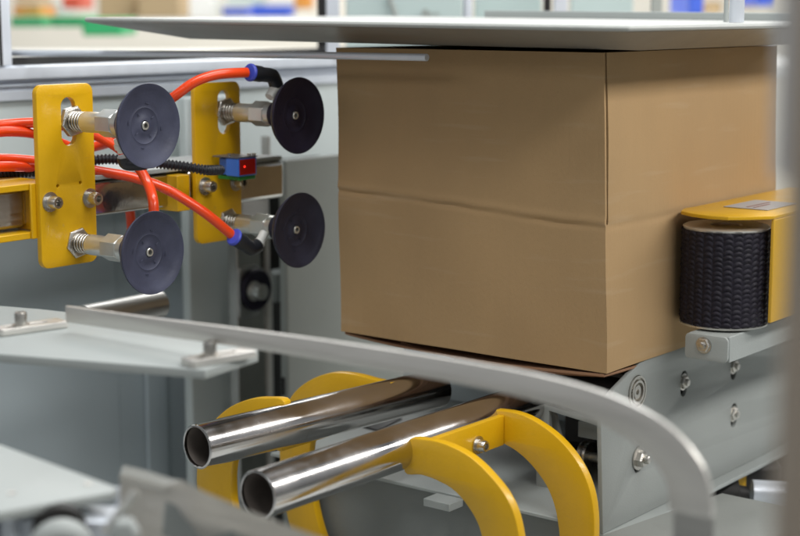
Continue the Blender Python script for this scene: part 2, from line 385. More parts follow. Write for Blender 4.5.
# ------------------------------------------------------------------ rubber suction cups
def make_cup(face, cy, cz, rub, e=.01, name='suction_cup'):
    root = bpy.data.objects.new(name, None); C.objects.link(root); root.location = (face, cy, H+cz)
    b = Vector((face, cy, H+cz)); R = .0495
    s = lambda d: b - XP*d
    # bell: outer skin from neck to lip, then the shallow dish of the face
    bell = [(-.040,.010),(-.040,.0165),(-.034,.0175),(-.031,.0155),(-.028,.0155),(-.025,.0205),(-.018,.031),(-.009,.043),(-.001,.0487),(.0012,R),(.0022,R-.0004),(.0018,R-.0022),(-.0005,R-.006),
            (-.0035,.037),(-.0048,.0300),(-.0056,.0255),(-.0061,.0222),(-.0057,.0212),(-.0066,.0200),(-.0070,.013),(-.0056,.0105),(-.0050,.0062),(-.0085,.0058)]
    cup = lathe('rubber_cup', b, XP, bell, rub, root, 72, sharp=50)
    # small moulded ribs on the dish
    mes = []
    for k in range(4):
        a = math.radians(35+90*k); c = b + Vector((-.0052, .0155*math.cos(a), .0155*math.sin(a)))
        mes.append(obox_me(c, XP, (0,math.cos(a),math.sin(a)), (0,-math.sin(a),math.cos(a)), .0006,.004,.0014))
    for k in range(4):
        a = math.radians(80+90*k); c = b + Vector((-.0046, .026*math.cos(a), .026*math.sin(a)))
        mes.append(obox_me(c, XP, (0,math.cos(a),math.sin(a)), (0,-math.sin(a),math.cos(a)), .0006,.0012,.005))
    link('rib', join_me(*mes), rub, cup, bevel=.0004)['label'] = 'small moulded ribs on the cup face'
    lathe('air_nipple', s(.0085), XP, [(0,.0052),(.0045,.0052),(.0052,.0046),(.0052,.0030),(-.002,.0028),(-.002,.0001)], 'nickel', cup, 24)
    lathe('collar', s(.050), XP, [(0,.0145),(.0012,.0155),(.009,.0155),(.010,.0145),(.010,.001)], 'nickel', root, 40)
    lathe('hex_body', s(.073+.4*e), XP, [(0,.0125),(.0012,.0168),(.022+.4*e,.0168),(.0235+.4*e,.0145)], 'nickel', root, 6, bevel=.0006, sharp=25, phase=math.radians(30))
    lathe('sleeve', s(.100+.7*e), XP, [(0,.0118),(.0006,.0126),(.0275+.3*e,.0126),(.0285+.3*e,.0118)], 'nickel', root, 40)
    # spring around a thin rod
    N = 5.0; pts = []
    for i in range(int(N*20)+1):
        a = 2*math.pi*i/20; x = -.1215-e + (.0215+.3*e)*i/(N*20)
        pts.append(b + Vector((x, .0112*math.cos(a), .0112*math.sin(a))))
    link('spring', tube_me(pts, .00135, 8), 'zinc', root, sharp=60)
    lathe('rod', s(.128+e), XP, [(0,.0080),(.026,.0080)], 'zinc', root, 24)
    lathe('nut', s(.1195+e), XP, [(-.0045,.012),(-.0045,.0195),(.002,.0195),(.0035,.0165),(.0035,.004)], 'zinc', root, 6, bevel=.0008, sharp=25, phase=math.radians(12))
    lathe('thread', s(.146+e), XP, [(0,.0066),(.0005,.0074),(.0182,.0074)], 'zinc', root, 20)
    return root
def copy_tree(o, parent=None):
    c = o.copy(); C.objects.link(c); c.parent = parent
    for ch in o.children: copy_tree(ch, c)
    return c
g = 'rubber suction cups on the gripper plates'
cupA = make_cup(-1.374, 1.284, -.134, 'rubber', .011); tag(cupA, 'upper dark blue suction cup on the nearer yellow plate', 'suction cup', g)
cupB = copy_tree(cupA); cupB.location = (-1.374, 1.286, H-.283); tag(cupB, 'lower dark blue suction cup on the nearer yellow plate, over the white shelf', 'suction cup', g)
cupC = make_cup(-1.377, 1.549, -.136, 'rubber2', .008); tag(cupC, 'upper blackish suction cup on the yellow plate nearest the cardboard box', 'suction cup', g)
cupD = make_cup(-1.377, 1.549, -.136, 'rubber3', .008); cupD.location = (-1.377, 1.549, H-.285); tag(cupD, 'lower blackish suction cup on the yellow plate below the blue sensor', 'suction cup', g)

# ------------------------------------------------------------------ yellow plates
def gripper_plate(y0, y1, z0, z1, cy, cz, slots, bolts, pins, label):
    PX = -1.5045
    root = empty('gripper_plate', (PX, (y0+y1)/2, H+(z0+z1)/2), label, 'mounting plate', 'yellow gripper plates')
    loops = [rrect(y0,y1,z0,z1,.011)]
    for zc in slots: loops.append(slot(cy, zc, .0225, .058))
    for y, z in pins: loops.append(circ(y, z, .0021, 12))
    pl = link('plate', plate_me(loops, 'X', PX, .008, bev=.0008), 'yellow', root, sharp=40)
    for y, z in bolts: socket_bolt((PX, y, H+z), XP, pl, .0078, .016)
    return root
def yz(x, y, X=-1.5045): q = P(x, y, X=X); return q.y, q.z-H
gp1 = gripper_plate(1.229, 1.316, -.309, -.089, 1.277, -.134, [-.134], [yz(50,202), yz(90,198)], [yz(58,186), yz(80.5,182.5)], 'bigger yellow plate left of the other, carrying the two dark blue cups')
gp2 = gripper_plate(1.490, 1.575, -.309, -.096, 1.544, -.136, [-.136], [yz(205,186), yz(236,182)], [], 'yellow plate behind the blue sensor, carrying the two blackish cups')
# clamp behind the nearer plate (yellow channel round the beam)
q0 = P(0,180,X=-1.56)
link('clamp', join_me(box_me(-1.605,-1.516,1.175,1.262,-.2135,-.2055), box_me(-1.605,-1.516,1.175,1.262,-.272,-.264), box_me(-1.516,-1.5125,1.222,1.30,-.272,-.2055), box_me(-1.555,-1.5165,1.232,1.236,-.2635,-.214)), 'yellow', gp1, bevel=.001)
link('clamp', join_me(box_me(-1.62,-1.516,1.466,1.489,-.2635,-.216), ), 'yellow', gp2, bevel=.001)

# ------------------------------------------------------------------ polished beam carrying the plates
beam = empty('cross_beam', (-1.57, 1.45, H-.24), 'mirror polished square steel beam running behind both yellow plates', 'beam')
me = plate_me([rrect(-1.625,-1.535,-.2585,-.2150,.004)], 'Y', 1.02, .535, bev=.0004)
link('beam_body', me, 'mirror', beam, sharp=30)
box('beam_end', (-1.627,-1.533,1.0,1.228,-.2600,-.2135), 'brushed', beam, .004)
box('beam_sleeve', (-1.655,-1.528,1.50,P(285,175,X=-1.528).y,-.266,-.213), 'mirror', beam, .006)
box('top_strip', (-1.64,-1.532,1.30,P(283,160,X=-1.53).y,-.2125,-.2065), 'white', beam, .001)

# ------------------------------------------------------------------ hoses, elbows, conduit, sensor
def hose(pts, label, r=.0064, name='air_hose'):
    p = catmull([P(x,y,X=X) for x,y,X in pts], 14)
    return tag(link(name, tube_me(p, r, 16), 'hose', None, sharp=60), label, 'hose', 'orange air hoses')
hose([(-60,132,-1.60),(-20,127,-1.60),(10,124,-1.60),(40,123,-1.58),(75,128,-1.56),(97,136,-1.53),(118,148,-1.50),(136,164,-1.47),(148,184,-1.45),(153,200,-1.43),(154,216,-1.425)], 'orange hose dropping past the black elbow to the lower dark blue cup')
hose([(-60,140,-1.59),(-20,134.5,-1.59),(10,131.5,-1.59),(40,135,-1.59),(75,148,-1.59),(97,146,-1.575),(118,138,-1.54),(150,114,-1.50),(175,96,-1.46),(195,82,-1.44),(218,74.5,-1.425),(247,72.5,-1.415)], 'orange hose arching up to the elbow of the upper blackish cup')
hose([(-60,166,-1.59),(-20,160,-1.59),(10,159,-1.59),(50,163,-1.57),(97,171,-1.54),(135,178,-1.51),(170,191,-1.47),(205,213,-1.44),(232,235,-1.425)], 'orange hose sloping down to the elbow of the lower blackish cup')
hose([(-60,173,-1.58),(-20,168,-1.58),(10,166.5,-1.58),(50,168,-1.59),(80,170,-1.60),(100,175,-1.60),(115,184,-1.60),(125,197,-1.60),(130,212,-1.60),(132,235,-1.60)], 'short stretch of orange hose curving down behind the nearer yellow plate')

def elbow(pcol, pcor, pend, pstem, X, label, r=.0078):
    """push-in elbow: blue collar, black body that turns, white stem into the cup fitting"""
    A, B_, E_, T = [P(x,y,X=X) for x,y in (pcol,pcor,pend,pstem)]
    root = empty('hose_elbow', B_, label, 'hose fitting', 'push-in hose elbows')
    d = (B_-A).normalized()
    lathe('release_collar', A-d*.002, d, [(0,.0062),(0,.0100),(.0022,.0116),(.0036,.0116),(.0042,.0095),(.0075,.0088)], 'collar', root, 28)
    L = (B_-A).length
    lathe('body', A+d*.004, d, [(0,.0068),(0,.0098),(.0022,.0104),(.0150,.0104),(.0156,.0096),(L-.004,.0092)], 'blackpl', root, 28)
    p = catmull([A+d*(L*.55), B_-d*.003, B_+(E_-B_)*.45, E_], 8)
    b = link('bend', tube_me(p, .0094, 20), 'blackpl', root, sharp=50)
    e = (T-E_).normalized()
    lathe('stem', E_-e*.001, e, [(0,.0060),(.002,.0076),(.006,.0078),(.0085,.0062),((T-E_).length+.003,.0062)], 'whitepl', root, 24)
    return root
elbow((250,72.5), (273,76), (276.5,86), (270,96), -1.415, 'black elbow with blue collar on top of the upper blackish cup')
elbow((234,237), (252,249), (258,245), (264,234), -1.420, 'black elbow with blue collar under the lower blackish cup')
e3 = empty('hose_elbow', P(125,160,X=-1.43), 'black elbow with white stem tucked under the upper dark blue cup', 'hose fitting', 'push-in hose elbows')
a, b_ = P(119,142,X=-1.43), P(124,158,X=-1.43)
lathe('stem', a+Vector((0,0,.004)), (b_-a), [(0,.0066),(.006,.0070),(.007,.0086),(.012,.0086),(.013,.0066),(.017,.0066)], 'whitepl', e3, 24)
link('bend', tube_me(catmull([b_+Vector((0,0,.002)), P(126,163,X=-1.43), P(136,164,X=-1.42), P(146,163,X=-1.41)], 8), .0082, 20), 'blackpl', e3, sharp=50)

# corrugated conduit: ringed black tube
p = catmull([P(x,y,X=X) for x,y,X in ((-60,180,-1.62),(0,175,-1.60),(45,170,-1.58),(97,160,-1.55),(125,160,-1.53),(155,163,-1.50),(185,166.5,-1.47),(205,170,-1.455),(222,170,-1.455))], 90)
conduit = tag(link('corrugated_conduit', tube_me(p, .006, 18, rf=lambda s: .0058+.0011*math.sin(2*math.pi*s/.0047)), 'blackpl', None, sharp=70), 'black corrugated cable conduit running into the back of the blue sensor', 'cable conduit')
# blue photoelectric sensor
c = P(238,168,X=-1.455)       # nearest vertical edge
sx, sy, sz = .040, .036, .0235
sen = empty('photo_sensor', c, 'small blue sensor with a glowing red window on the further yellow plate', 'sensor')
x1, y0, zc = c.x, c.y, c.z-H
link('housing', join_me(box_me(x1-.022,x1,y0,y0+sy,zc-sz/2,zc+sz/2), box_me(x1-sx,x1-.0215,y0+.006,y0+sy-.002,zc-sz/2+.0005,zc+sz/2-.001)), 'sensor', sen, bevel=.001)
box('lid', (x1-sx-.006,x1+.0005,y0-.0008,y0+sy+.001,zc+sz/2+.0003,zc+sz/2+.0022), 'sensordk', sen, .0006)
wd = box('window', (x1+.0002,x1+.0014,y0+.0022,y0+sy-.0035,zc-sz/2+.0018,zc+sz/2-.0012), 'redglass', sen, .0004)
lathe('light_dot', (x1+.0012,y0+.011,H+zc+.001), XP, [(0,.0014),(.0007,.0012),(.0007,.0001)], 'led', wd, 16)
box('bracket', (x1-.045,x1-.006,y0+.008,y0+.040,zc-sz/2-.006,zc-sz/2-.0005), 'greenpl', sen, .001)
for dx, dy in ((-.02,.006),(-.004,.028),(-.001,.034)): lathe('screw', (x1+dx-.004,y0+dy+.002,H+zc+sz/2+.0022), ZP, [(0,.0026),(.003,.0026),(.003,.0001)], 'zinc', sen, 14)

# ------------------------------------------------------------------ frame wall behind the gripper
def qx(x, X, y=300): return P(x, y, X=X).y
wallp = empty('enclosure_wall', (-2.0, 1.6, H-.6), 'pale grey enclosure panel with a vertical seam behind the gripper', 'panel')
ys = qx(117,-2.0)
box('sheet', (-2.012,-2.0,.9,ys-.0012,-1.4,-.10), 'wall', wallp, .001)
box('sheet', (-2.014,-2.002,ys+.0012,4.2,-1.4,-.10), 'wall', wallp, .001)
box('cover_strip', (-1.9985,-1.990,qx(145,-1.99),qx(165,-1.99),-1.4,-.14), 'wall', wallp, .002)
y182, y237 = qx(190,-1.85), qx(237,-1.85)
box_post = box('frame_post', (-1.868,-1.85,y182,y237,-1.4,-.14), 'wall_lit', None, .003)  # paler paint lifts the post out of the shadow
tag(box_post, 'plain grey square post behind the further yellow plate', 'post')
# aluminium extrusion along the top of the frame
ext = empty('aluminium_rail', (-1.88, 2.0, H-.10), 'grooved horizontal aluminium rail above the yellow plates', 'rail')
def extr(x1, zs):
    # stepped profile in the XZ plane
    return plate_me([zs], 'Y', .9, 3.2, bev=.0003)
zt, zb = -.085, -.133
prof = [(-1.96,zb),(-1.90,zb),(-1.90,zb+.014),(-1.908,zb+.016),(-1.908,zb+.020),(-1.90,zb+.021),(-1.90,zb+.0225),(-1.918,zb+.0235),(-1.918,zb+.030),(-1.90,zb+.031),(-1.90,zt),(-1.905,zt+.002),(-1.96,zt+.002)]
link('profile', extr(-1.90, prof), 'alu', ext, sharp=25)
box('lit_sheet', (-1.925,-1.906,.95,4.1,-.30,-.1335), 'wall_lit', ext, .001)  # added sheet, painted paler so the upper wall looks lit
box('rail_gap_shade', (-1.96,-1.925,.95,4.1,-.0825,-.0715), 'darkgap', ext, .001)  # dark strip puts in the shade of the gap above the profile
bx = P(-3,150,X=-1.9)
yl = P(10,147,X=-1.93).y
hp = empty('hole_plate', (-1.985, yl-.03, H-.2), 'small pale plate with screw holes at the left edge of the enclosure', 'plate')
zc = P(10,147,X=-1.93).z-H
link('plate', plate_me([rrect(yl-.07,yl,zc-.014,zc+.014,.003), circ(yl-.006,zc+.008,.002), circ(yl-.006,zc-.009,.002), circ(yl-.016,zc+.008,.002), circ(yl-.016,zc-.009,.002)], 'X', -1.93, .05), 'alu', hp)
vp = P(0,34,X=-1.9)
ve = empty('corner_upright', (-1.93, vp.y, H), 'short aluminium upright standing on the rail in the top left corner', 'upright')
yr = P(13,30,X=-1.9).y
box('profile', (-1.95,-1.90,yr-.05,yr-.013,-.0825,.5), 'alu', ve, .0015)
box('flange', (-1.945,-1.904,yr-.0125,yr,-.0825,.5), 'alu', ve, .0015)
box('flange', (-1.945,-1.897,yr-.026,yr-.0225,-.082,.5), 'darkgap', ve, .0005)

# stainless channel, dark gap, wide column next to the carton
yA, yB = qx(238,-1.78), qx(270,-1.78)
chan = empty('steel_channel', (-1.78, (yA+yB)/2, H-.8), 'upright stainless channel with a bright edge and a dark rubber stopper', 'channel')
box('web', (-1.80,-1.7805,yA,yB-.007,-1.4,-.235), 'mirror', chan, .001)
box('bright_edge', (-1.79,-1.774,yB-.006,yB,-1.4,-.205), 'whitepl', chan, .001)
q = P(251,290,X=-1.775)
link('mount_plate', plate_me([rrect(q.y-.026,q.y+.020,q.z-H-.045,q.z-H+.040,.008)], 'X', -1.776, .004), 'brushed', chan)
shf = lathe('stopper_shaft', q+Vector((0,-.004,0)), XP, [(-.002,.016),(.012,.016),(.012,.013),(.03,.013),(.031,.001)], 'nickel', chan, 32)
lathe('rubber_stopper', q+Vector((0,.006,0)), XP, [(0,.020),(.001,.032),(.007,.035),(.010,.032),(.010,.020)], 'rubber2', shf, 40)
box('gap_shade', (-1.772,-1.768,qx(271,-1.77),qx(289,-1.77),P(280,268,X=-1.77).z-H,P(280,172,X=-1.77).z-H), 'darkgap', chan, 0)  # dark strip put in for the shade of the open gap
y0, y1 = qx(262,-1.9), qx(300,-1.9)
box('shade_sheet', (-1.90,-1.89,y0-.06,y1+.05,-1.4,-.262), 'darkgap', chan, .001)  # dark sheet behind the channel, keeps the gap in painted shade
yq0, yq1 = qx(271,-1.80), qx(290,-1.80)
box('cross_block', (-1.83,-1.79,yq0,yq1,P(280,300,X=-1.8).z-H,P(280,272,X=-1.8).z-H), 'white', chan, .001)
yq0 = qx(242,-1.72,200); yq1 = qx(269,-1.72,200)
blk = empty('steel_block', (-1.74,(yq0+yq1)/2,H-.3), 'small brushed steel block under the end of the polished beam', 'block')
box('block', (-1.77,-1.72,yq0,yq1,P(255,225,X=-1.72).z-H,P(255,182,X=-1.72).z-H), 'brushed', blk, .002)
lathe('clip', P(266,196,X=-1.715), XP, [(0,.004),(.004,.004),(.004,.001)], 'zinc', blk, 12)
yc0 = qx(287,-1.70)
wc = empty('machine_column', (-1.75, yc0+.15, H-.8), 'wide grey green sheet metal column between the cups and the box', 'column')
box('column_body', (-1.716,-1.70,yc0,yc0+.62,-1.4,P(320,157,X=-1.7).z-H), 'column', wc, .003)
link('edge_slots', join_me(*[box_me(-1.712,-1.706,yc0-.002,yc0-.0005,-.62-.07*i,-.59-.07*i) for i in range(3)]), 'darkgap', wc)

# chrome stub tube behind the guide rail
a, b_ = P(100,309,X=-1.62), P(160,304,X=-1.62)
stub = tag(lathe('chrome_stub', Vector((b_.x,a.y-.03,b_.z)), (0,1,0), [(0,.019),((b_.y-a.y)+.03,.019),((b_.y-a.y)+.032,.017),((b_.y-a.y)+.032,.001)], 'brushed', None, 40), 'short chrome tube lying behind the guide rail below the lower dark blue cup', 'tube')
for nm in ():
    pass

# ------------------------------------------------------------------ white shelf, curved guide rail and its slotted brackets
ZS = -.322
shelf = tag(link('steel_shelf', plate_me([px2([(-70,300),(-70,346),(0,354),(205,370),(258,353),(256,340),(236,333),(120,318),(40,309)][::-1], Z=ZS)], 'Z', ZS, .0085, bev=.0009), 'white'), 'white painted shelf plate carrying both slotted brackets', 'shelf')
YR = 1.033
rail_pts = [((-1.232), -.3015, .0165), (-1.10,-.2985,.0168),(-1.00,-.2955,.0172),(-.90,-.2935,.018),(-.81,-.2925,.0188),(-.735,-.2925,.0198),(-.665,-.2950,.0220),(-.606,-.3030,.0255),(-.564,-.3180,.0300),(-.5405,-.3400,.0340),(-.5350,-.360,.0355),(-.5345,-.3705,.0355)]
ctr = catmull([(x,0,z) for x,z,w in rail_pts], 8); wid = catmull([(w,0,0) for x,z,w in rail_pts], 8)
up, lo = [], []
for i, c_ in enumerate(ctr):
    t = (ctr[min(i+1,len(ctr)-1)]-ctr[max(i-1,0)]).normalized(); n_ = Vector((-t.z,0,t.x)) if t.x > -5 else 0
    w = wid[i].x/2; up.append((c_.x+n_.x*w, c_.z+n_.z*w)); lo.append((c_.x-n_.x*w, c_.z-n_.z*w))
rail = empty('guide_rail', (-.9, YR, H-.3), 'long flat steel guide rail bending downwards at its right end', 'guide rail')
link('bar', plate_me([up+lo[::-1]], 'Y', YR, .005, bev=.0009), 'railst', rail, sharp=35)
box('lower_tail', (-.5515,-.518,YR+.006,YR+.010,-.46,-.366), 'brushed', rail, .001)
def slotted(cx, cy, ang, L, W, label):
    root = empty('slotted_bracket', (cx, cy, H+ZS), label, 'bracket', 'slotted brackets on the shelf')
    u = Vector((math.cos(ang), math.sin(ang))); v = Vector((-u.y, u.x))
    tr = lambda pts: [(cx+u.x*a+v.x*b, cy+u.y*a+v.y*b) for a, b in pts]
    link('strap', plate_me([tr(rrect(-L/2,L/2,-W/2,W/2,.004)), tr(slot(-.004,0,L*.62,.0085))], 'Z', ZS+.0072, .0065, bev=.0008), 'railst', root)
    lathe('washer', (cx-u.x*.010, cy-u.y*.010, H+ZS+.0072), ZP, [(0,.0085),(.0012,.0085),(.0012,.001)], 'zinc', root, 24)
    socket_bolt((cx-u.x*.010, cy-u.y*.010, H+ZS+.008), ZP, root, .0062, .0125, washer=False)
    return root
q = P(30,324,Z=ZS+.007); slotted(q.x, q.y, math.radians(78), .075, .024, 'slotted steel bracket under the left end of the guide rail')
q = P(219,354,Z=ZS+.007); slotted(q.x, q.y, math.radians(78), .072, .022, 'slotted steel bracket at the pointed corner of the shelf')

# ------------------------------------------------------------------ the two open steel tubes and their yellow hooks
ZTU = -.490; RT_ = .0258
def steel_tube(a, b_, label):
    d = b_-a; L = d.length
    return tag(lathe('steel_tube', a, d, [(L-.03,.0001),(L,RT_-.004),(L,RT_),(.0012,RT_),(.0003,RT_-.0008),(0,RT_-.0014),(0,RT_-.0026),(.0006,RT_-.0032),(.012,RT_-.0032)], 'steel', None, 72, sharp=35, cap=False), label, 'tube', 'open polished tubes')
def bore(o, a, b_):
    d = b_-a; L = d.length
    lathe('bore', a, d, [(.004,RT_-.0033),(L*.9,RT_-.0033),(L*.9,.0001)], 'bore', o, 48, cap=False)
t1a, t1b = P(196.5,447,Z=ZTU), P(437,388,Z=ZTU)
t2a, t2b = P(257,495,Z=ZTU), P(545,398,Z=ZTU)
bore(steel_tube(t1a, t1b, 'upper left polished steel tube with open end'), t1a, t1b)
bore(steel_tube(t2a, t2b, 'lower polished steel tube with open end, nearer the camera'), t2a, t2b)
YN, YFAR = 1.375, 1.542
hookR = empty('yellow_hook', (-1.05,(YN+YFAR)/2,H-.5), 'yellow double hook bracket arching down to the right from the lower tube', 'hook bracket', 'yellow hook brackets')
near = px2([(407,441),(425,439.5),(445,444),(470,457),(492,478),(508,500),(517,525),(521,560),(521,640),(484,640),(484,560),(480,532),(471,512),(455,492),(437,481),(420,475),(404,472)], Y=YN)
far = px2([(487,413),(505,411),(527,417),(553,434),(574,457),(588,484),(594,515),(594,560),(594,640),(560,640),(560,560),(557,520),(549,492),(535,470),(518,453),(500,443),(484,441)], Y=YFAR)
def smooth(pts, k=4):
    n = len(pts); out = []
    for i in range(n):
        a,b,c_,d = [Vector((*pts[(i+j)%n],0)) for j in (-1,0,1,2)]
        if (c_-b).length > .09 or (c_-b).length < .001: out.append((b.x,b.y)); continue
        for j in range(k):
            t = j/k; q = .5*((2*b)+(c_-a)*t+(2*a-5*b+4*c_-d)*t*t+(3*b-a-3*c_+d)*t**3); out.append((q.x,q.y))
    return out
link('hook_arm', plate_me([smooth(near)], 'Y', YN, .013, bev=.0022), 'yellow', hookR, sharp=30)
link('hook_arm', plate_me([smooth(far)], 'Y', YFAR, .013, bev=.0022), 'yellow', hookR, sharp=30)
nx = P(407,441,Y=YN); nb = P(404,474,Y=YN)
sa = (near[0][0]+.010, near[0][1]); 
web = [(YN+.0133, near[0][1]-.001), (YFAR-.0003, far[0][1]+.001), (YFAR-.0003, far[-1][1]), (YN+.0133, near[-1][1])]
link('web', plate_me([web[::-1]], 'X', -1.0465, .009), 'yellow', hookR)
socket_bolt(P(478,445,X=-1.046), XP, hookR, .007, .012)
hookL = empty('yellow_hook', (-1.30,(YN+YFAR)/2,H-.5), 'yellow double hook bracket arching down to the left behind the upper tube', 'hook bracket', 'yellow hook brackets')
nl = px2([(284,402),(266,398),(246,400),(225,410),(208,428),(199,452),(196,480),(200,520),(215,580),(250,580),(235,520),(231,490),(232,465),(240,448),(258,440),(280,432)], Y=YN)
fl = px2([(392,386),(372,379),(352,374),(330,373),(308,381),(291,396),(281,420),(279,450),(282,490),(290,530),(305,580),(340,580),(322,536),(313,500),(309,460),(313,435),(326,420),(345,412),(372,408)], Y=YFAR)
link('hook_arm', plate_me([smooth(nl)], 'Y', YN, .013, bev=.0022), 'yellow', hookL, sharp=30)
link('hook_arm', plate_me([smooth(fl)], 'Y', YFAR, .013, bev=.0022), 'yellow', hookL, sharp=30)
box('web', (-1.262,-1.254,YN,YFAR+.005,-.5235,-.500), 'yellow', hookL, .001)

# ------------------------------------------------------------------ side panel of the conveyor with bolts and bearing
XPN = -.952
out = px2([(601,640),(601,420),(603,404),(613,391),(640,363),(662,352)], X=XPN)
out += [(2.9, ZB-.010)]
bq = px2([(603,534),(790,437)], X=XPN)
sl = (bq[1][1]-bq[0][1])/(bq[1][0]-bq[0][0])
out = [(a, b) for a, b in out if True]
out[0] = (bq[0][0], bq[0][1]); out.append((2.9, bq[0][1]))
sp = empty('box_conveyor', (XPN, 1.8, H-.55), 'blue grey steel side panel below the box with oval bolt slots', 'machine panel')
bolts = [(638,458),(684,382),(734,414),(734,366)]
loops = [out]
for x, y in bolts:
    a = yz(x,y,XPN); loops.append(slot(a[0],a[1]-.002,.017,.034))
br = yz(637,392,XPN); loops.append(circ(br[0],br[1],.021,32))
pnl = link('side_sheet', plate_me(loops, 'X', XPN, .006, bev=.0006), 'panelgr', sp)
for i, (x, y) in enumerate(bolts):
    a = yz(x,y,XPN)
    if i == 0: hex_bolt((XPN+.0005, a[0], H+a[1]), XP, pnl, .0100, .010, wr=1.5)
    else: hex_bolt((XPN-.002, a[0], H+a[1]), XP, pnl, .0085, .006, wr=1.3)
box('slot_backing', (XPN-.012,XPN-.0075,1.66,2.5,bq[0][1]+.02,ZB-.03), 'darkgap', sp, 0)
lathe('bearing', (XPN-.004, br[0], H+br[1]), XP, [(0,.0205),(.006,.0205),(.006,.018),(.003,.0175),(.003,.0155),(.0065,.015),(.0065,.012),(.002,.0115),(.002,.009),(.005,.0085),(.005,.0035),(.001,.003),(.001,.0001)], 'zinc', sp, 40)
zf = bq[0][1]
box('flange', (XPN-.0055,XPN+.019,bq[0][0],2.9,zf-.006,zf-.0005), 'white', sp, .001)
# inside the conveyor: bed coloured dark for shade, crossbar, bearing wheel, small block
bed = empty('conveyor_bed', (-1.2, 1.9, H-.46), 'conveyor bed carrying the cardboard box, coloured dark for the shade under it', 'conveyor')
box('bed_plate', (-1.25,XPN-.008,1.70,2.6,ZB-.026,ZB-.0195), 'darkgap', bed, .001)  # near-black colour puts in the shaded gap under the box
for i in range(3): lathe('roller_bar', (-1.24, 1.72+.12*i, H+ZB-.045), XP, [(0,.016),(.275,.016)], 'darkgap', bed, 24)
inn = empty('inner_frame', (-1.05, 1.7, H-.5), 'grey inner frame corner with a dark opening beside the side panel', 'frame')
a = px2([(544,404),(601,421),(601,427),(549,411),(549,640),(536,640),(536,405)], Y=1.64)
link('corner_frame', plate_me([a], 'Y', 1.64, .008), 'panelgr', inn)
box('opening_shade', (-1.10,XPN-.013,1.765,1.77,-.62,-.455), 'darkgap', inn, 0)  # dark sheet gives the opening its shade
link('gusset', plate_me([px2([(546,412),(555,414),(562,440),(562,470),(546,470)], Y=1.66)], 'Y', 1.66, .005), 'panelgr', inn)
a = P(578,421,Y=1.70); b_ = P(600,441,Y=1.70)
box('pale_block', (a.x,b_.x-.001,1.70,1.73,b_.z-H,a.z-H), 'white', inn, .001)
q = P(583,455,Y=1.72)
lathe('wheel', q, XP, [(0,.010),(0,.0185),(.002,.0195),(.010,.0195),(.012,.0185),(.012,.010)], 'zinc', inn, 36)
lathe('axle', q, XP, [(0,.006),(.05,.006)], 'nickel', inn, 20)
lathe('coil_sleeve', q-XP*.006, XP, [(-.02,.015),(0,.015),(0,.008)], 'darkgap', inn, 24)

# ------------------------------------------------------------------ ribbed rubber roller, yellow guard and white arm
RC = P(725,270,X=XR+.056); rx, ry = RC.x, RC.y; RR = .0555
zr0, zr1 = P(725,324,D=(RC-CAM).dot(FW)).z-H, P(725,223,D=(RC-CAM).dot(FW)).z-H
roller = empty('rubber_roller', (rx, ry, H+zr0), 'upright black ribbed rubber roller pressing against the side of the box', 'roller')
bm = bmesh.new(); NA, NZ = 432, 170; rings = []
hgt = zr1-zr0-.008
for j in range(NZ+1):
    z = H+zr0+.003+hgt*j/NZ; row = []
    for i in range(NA):
        a = 2*math.pi*i/NA; ca = a*27/(2*math.pi); col = math.floor(ca); fa = (ca-col)*2-1
        zz = hgt*j/NZ/(.0064+.0003*math.sin(col*2.3)) + (.5 if col % 2 else 0) + .55*fa*fa + .12*math.sin(col*5.1+z*90); fz = (zz-math.floor(zz))*2-1
        bmp = (.15+.85*max(0, 1-abs(fa)**3))*(max(0, 1-abs(fz)**1.5)**.7)*(.8+.2*math.sin(col*3.7+j*.21))
        r = RR-.0026+.0026*bmp
        row.append(bm.verts.new((rx+r*math.cos(a), ry+r*math.sin(a), z)))
    rings.append(row)
for a, b in zip(rings, rings[1:]):
    for i in range(NA): bm.faces.new((a[i],a[(i+1)%NA],b[(i+1)%NA],b[i]))
link('ribbed_cover', bm2me(bm), 'knurl', roller, sharp=80)
lathe('end_ring', (rx,ry,H+zr1-.0052), ZP, [(0,.03),(0,RR-.003),(.0030,RR-.002),(.0045,RR-.0045),(.0045,.02),(.002,.019),(.002,.001)], 'railst', roller, 64)
lathe('end_ring', (rx,ry,H+zr0), ZP, [(0,.03),(0,RR-.001),(.002,RR-.001),(.0032,RR-.004),(.0032,.02)], 'nickel', roller, 64)
guard = empty('roller_guard', (rx+.03, ry+.03, H+zr1+.006), 'yellow guard plate bent over the black rubber roller', 'guard')
zg = P(725,212,X=rx).z-H + .001
yg_ = P(773,260,X=rx+RR+.0125).y
top = [(rx-RR*.94,ry+.02),(rx-RR*.97,ry-.012),(rx-RR*.80,ry-.036),(rx-RR*.4,ry-.050),(rx+RR*.05,ry-.056),(rx+RR*.50,ry-.052),(rx+RR*.86,ry-.034),(rx+RR+.0125,yg_),(rx+RR+.0125,ry+.30),(rx-RR*.94,ry+.30)]
link('top_plate', plate_me([top], 'Z', zg, .0045, bev=.0008), 'yellow', guard)
qv = P(775,260,X=rx+RR+.010)
zlow = P(783,318,X=rx+RR+.010).z-H
box('side_plate', (rx+RR+.0082,rx+RR+.0125,yg_,ry+.30,zlow,zg-.0047), 'yellow', guard, .001)
lx, ly = rx+.010, ry+.075
lbl = box('label_plate', (lx-.03,lx+.03,ly-.045,ly+.045,zg+.0003,zg+.0012), 'label', guard, .0002)
link('label_print', join_me(*[box_me(lx-.004+.009*i,lx-.001+.009*i,ly-.034,ly+.030-.02*i,zg+.0013,zg+.0016) for i in range(2)]), 'ink', lbl)
arm = empty('roller_bracket', (rx, ry, H+zr0-.02), 'white bent sheet metal arm holding the rubber roller, one bolt in its end', 'arm')
za = zr0-.003; ax0, ax1 = P(685,340,Y=ry-.072).x, P(728,340,Y=ry-.072).x
